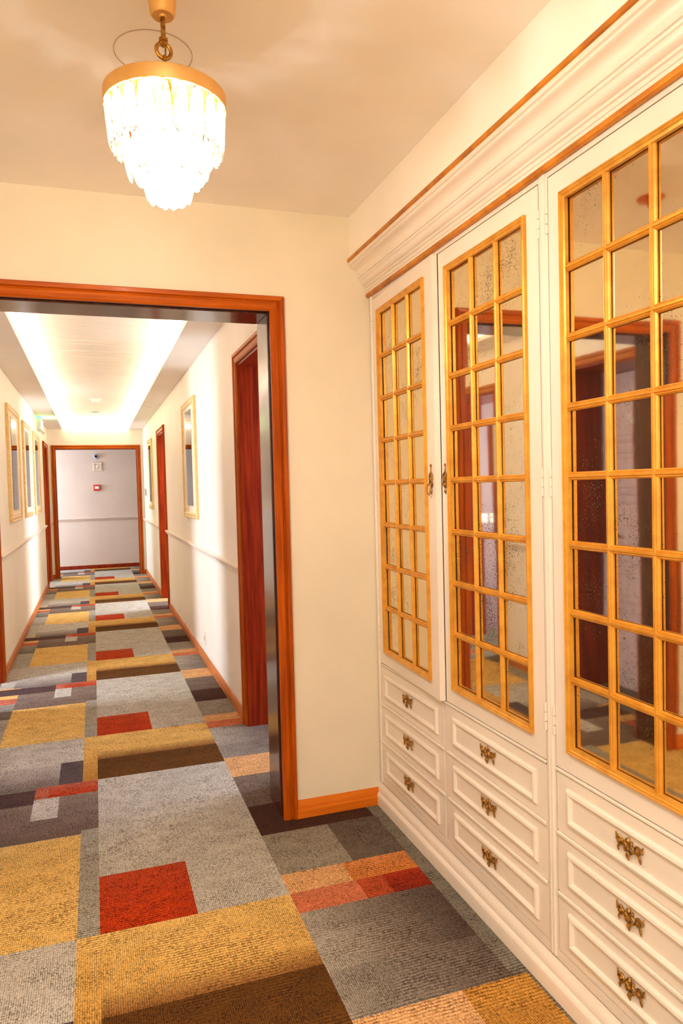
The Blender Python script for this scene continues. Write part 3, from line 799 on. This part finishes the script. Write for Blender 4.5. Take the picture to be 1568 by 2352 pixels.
hoop(.104, 2.222); hoop(.064, 2.166); hoop(.022, 2.126)
# crystal drop, hung from z=0 downwards, flat towards +-X
def drop(L, W, D):
    b = bmesh.new(); lev = [(0, .16), (-.08, .60), (-.32, .84), (-.68, 1.0), (-.86, .92), (-.96, .62), (-1.0, .22)]; rings = []
    for z, k in lev:
        ring_ = []
        for q in range(8):
            a = 2*PI*(q+.5)/8; ring_.append(b.verts.new((D/2*k*math.sin(a), W/2*k*math.cos(a)*(1 if q % 2 else .96), z*L)))
        rings.append(ring_)
    for A, E in zip(rings, rings[1:]):
        for q in range(8): b.faces.new((A[q], A[(q+1) % 8], E[(q+1) % 8], E[q]))
    b.faces.new(rings[0]); b.faces.new(rings[-1]); return b
def tier(n, r, z, L, W, tilt, ph=0):
    o0 = None
    for k in range(n):
        a = 2*PI*(k+ph)/n
        if o0 is None: o = o0 = obj('crystal_drop', drop(L, W, .009), 'crystal', ch)
        else: o = o0.copy(); C.objects.link(o)
        o.location = (r*math.cos(a), r*math.sin(a), z)
        o.rotation_euler = (0, tilt+random.uniform(-.03, .03), a+random.uniform(-.12, .12))
tier(22, R1, 2.274, .104, .040, .10)
tier(17, .104, 2.221, .110, .040, .20, .5)
tier(11, .064, 2.165, .100, .036, .20, .2)
tier(4, .020, 2.126, .074, .026, .10, .4)
# lamps
for k in range(3):
    a = 2*PI*k/3+.5; x, y = .045*math.cos(a), .045*math.sin(a)
    sk = obj('lamp_socket', lathe(bmesh.new(), [(.011, 2.302), (.011, 2.262), (.009, 2.258)], (x, y, 0), 14), 'brass', ch, True)
    sk2 = obj('bulb', lathe(bmesh.new(), [(.006, 2.260), (.010, 2.252), (.0165, 2.232), (.017, 2.222), (.012, 2.204), (.003, 2.196)], (x, y, 0), 14), 'bulb', ch, True)
    sk2.visible_shadow = True
    l = bpy.data.lights.new('bulb_light', 'POINT'); l.energy = (8.5, 12.0, 12.0)[k]; l.color = (1.0, .99, .96); l.shadow_soft_size = (.02, .03, .03)[k]
    lo = bpy.data.objects.new('bulb_light', l); C.objects.link(lo); lo.parent = ch; lo.location = (x*.2, y*.2, (2.215, 2.11, 2.07)[k])

# thin ring line on the ceiling and the small copper rose that the mirrors show
b = bmesh.new(); lathe(b, [(.1, HV+.001), (.1, HV-.002), (.1012, HV-.002), (.1012, HV+.001)], (.19, 1.995, 0), 64)
bmesh.ops.delete(b, geom=[f for f in b.faces if len(f.verts) > 8], context='FACES')
tag(obj('ceiling_ring', b, 'ringline'), 'thin round ring line on the vestibule ceiling behind the chandelier', 'ring')
sp = thing('sprinkler', 'small copper sprinkler rose on the vestibule ceiling, seen in the mirrors', 'sprinkler', (.146, 2.42, HV))
obj('rose', lathe(bmesh.new(), [(.062, 0), (.060, -.006), (.036, -.016), (.022, -.020), (.020, -.034), (.010, -.042)], seg=24), 'copper', sp, True)
obj('deflector', lathe(bmesh.new(), [(.013, -.050), (.014, -.052), (.004, -.054)], seg=12), 'copper', sp)
b = bmesh.new(); tube(b, [(.008, 0, -.040), (.009, 0, -.051)], .0015, 5); tube(b, [(-.008, 0, -.040), (-.009, 0, -.051)], .0015, 5); obj('yoke', b, 'copper', sp)

# ---------------------------------------------------------------- corridor fittings
def picture(side, y0, y1, z0, z1, label, inner):
    s = 1 if side == 'L' else -1; X = XL if side == 'L' else XR
    p = thing('picture', label, 'picture', (X, (y0+y1)/2, z0), group='tall gold-framed pictures in the corridor')
    h = z1-z0; w = (y1-y0)/2
    b = bmesh.new(); N = (s, 0, 0)
    PR = [(0, .001), (0, .020), (.008, .026), (.018, .020), (.040, .024), (.052, .016), (.052, .001)]
    sg = 1 if Vector(N).cross(Vector((0, 0, 1))).y > 0 else -1
    sweep(b, [(0, -w, 0), (0, -w, h), (0, w, h), (0, w, 0)], [(sg*u, v) for u, v in PR], N, closed=True); obj('frame', b, 'frame', p)
    def bx(a, c, *r, **k): lo_, hi_ = sorted((s*a, s*c)); return B(lo_, hi_, *r, **k)
    obj('mat', bx(.002, .014, -w+.048, w-.048, .048, h-.048), 'mat', p)
    q = w*.48
    pr = obj('print', bx(.014, .0155, -q, q, .12, h-.10), 'print', p)
    zz0, zz1 = inner; obj('painted_reflection', bx(.0155, .0162, -q*.55, q*.55, zz0*h, zz1*h), 'reflpaint', pr)  # dark block paints the glass reflection onto the print
    obj('glass', bx(.0175, .0190, -q-.01, q+.01, .11, h-.09), 'glass', p)
picture('R', 6.08, 6.93, 1.165, 2.20, 'tall gold-framed picture on the right wall, nearer of the two', (.37, .61))
picture('R', 10.78, 11.50, 1.150, 2.18, 'gold-framed picture on the right wall beyond the second doorway', (.30, .60))
picture('L', 6.88, 7.86, 1.165, 2.21, 'tall gold-framed picture nearest the viewer on the left wall', (.38, .61))
picture('L', 8.37, 9.26, 1.160, 2.20, 'middle gold-framed picture of the three on the left wall', (.36, .61))
picture('L', 9.75, 10.66, 1.155, 2.20, 'farthest gold-framed picture of the three on the left wall', (.36, .61))
ex = thing('exit_sign', 'small glowing green exit sign high on the left corridor wall', 'exit sign', (XL, 10.95, 2.30))
obj('housing', B(0, .05, -.19, .19, 0, .155, bev=.004), 'white', ex)
obj('lit_face', B(.05, .054, -.18, .18, .01, .145), 'exit', ex); obj('lit_top', B(.006, .046, -.18, .18, .155, .158), 'exitg', ex)
em = thing('emergency_light', 'small white emergency light on the left wall beyond the exit sign', 'light', (XL, 11.75, 2.32))
obj('housing', B(0, .035, -.11, .11, 0, .09, bev=.008), 'white', em); obj('diffuser', B(.035, .045, -.095, .095, .012, .078, bev=.004), 'plank', em)
sd = thing('smoke_detector', 'round white smoke detector on the slatted corridor ceiling tray', 'smoke detector', (.07, 10.1, HC+.165))
obj('base', lathe(bmesh.new(), [(.075, 0), (.075, -.012), (.060, -.016), (.058, -.018)], seg=28), 'white', sd, True)
obj('cap', lathe(bmesh.new(), [(.052, -.018), (.052, -.045), (.040, -.052), (.010, -.054)], seg=28), 'white', sd, True)
sd = thing('ceiling_speaker', 'small flat round fitting on the tray just beyond the smoke detector', 'fitting', (.07, 11.6, HC+.165))
obj('rim', lathe(bmesh.new(), [(.085, 0), (.085, -.006), (.070, -.010), (.066, -.008)], seg=28), 'white', sd, True)
obj('grille', lathe(bmesh.new(), [(.060, -.008), (.058, -.016), (.030, -.020), (.005, -.021)], seg=28), 'grey', sd, True)
# things on the far wall
cm = thing('security_camera', 'small dome security camera high on the far hall wall', 'camera', (.062, 14.2, 2.085))
def lathey(prof, seg=24):
    b = lathe(bmesh.new(), prof, seg=seg)
    for v in b.verts: v.co = Vector((v.co.x, -v.co.z, v.co.y))
    return b
obj('dome', lathey([(.048, 0), (.048, .02), (.040, .05), (.026, .062)]), 'grey', cm, True); obj('lens', lathey([(.022, .060), (.022, .072), (.010, .078)]), 'black', cm, True)
al = thing('fire_alarm_sounder', 'square pinkish alarm sounder under the dome camera on the far wall', 'alarm', (.085, 14.2, 1.895))
obj('plate', B(-.085, .085, -.012, 0, -.085, .085, bev=.004), 'wall_e', al)
b = bmesh.new(); sweep(b, [(-.055, -.012, -.055), (-.055, -.012, .055), (.055, -.012, .055), (.055, -.012, -.055)], [(0, 0), (0, .010), (.012, .010), (.012, 0)], (0, -1, 0), closed=True); obj('square_rim', b, 'mat', al)
obj('horn', lathey([(.026, .012), (.024, .022), (.010, .026)]), 'mat', al, True)
for sx, sz in ((-.07, -.07), (.07, -.07), (.07, .07)):
    b = lathey([(.009, .012), (.007, .017)], 10)
    for v in b.verts: v.co += Vector((sx, 0, sz))
    obj('screw_cap', b, 'white', al, True)
cp = thing('fire_call_point', 'small red fire call point below the alarm on the far wall', 'call point', (.06, 14.2, 1.505))
obj('housing', B(-.058, .058, -.04, 0, -.055, .055, bev=.006), 'red', cp); obj('press_plate', B(-.036, .036, -.044, -.04, -.022, .024, bev=.002), 'white', cp)
# outlet, switches
so = thing('wall_outlet', 'small cream socket plate low on the right corridor wall', 'outlet', (XR, 5.93, .20))
obj('plate', B(-.008, 0, -.035, .035, -.055, .055, bev=.002), 'mat', so)
b = bmesh.new(); tube(b, [(-.008, 0, .0), (-.010, 0, .0)], .019, 16); obj('socket', b, 'grey', so)
so = thing('thermostat', 'small grey thermostat on the right wall near the corridor end', 'thermostat', (XR, 12.35, 1.40))
obj('housing', B(-.022, 0, -.04, .04, -.055, .055, bev=.003), 'grey', so); obj('dial', B(-.026, -.022, -.018, .018, -.01, .03), 'white', so)
for i, y in enumerate((0, 1)):
    so = thing('light_switch', ('white double switch plate' if i == 0 else 'white single switch plate')+' inside the second left doorway, seen in the mirrors', 'switch', (-1.15-.12*i, 6.1, 1.06))
    obj('plate', B(-.045, .045, -.008, 0, -.045, .045, bev=.002), 'white', so); obj('rocker', B(-.022, .022, -.011, -.008, -.028, .028, bev=.001), 'white', so)
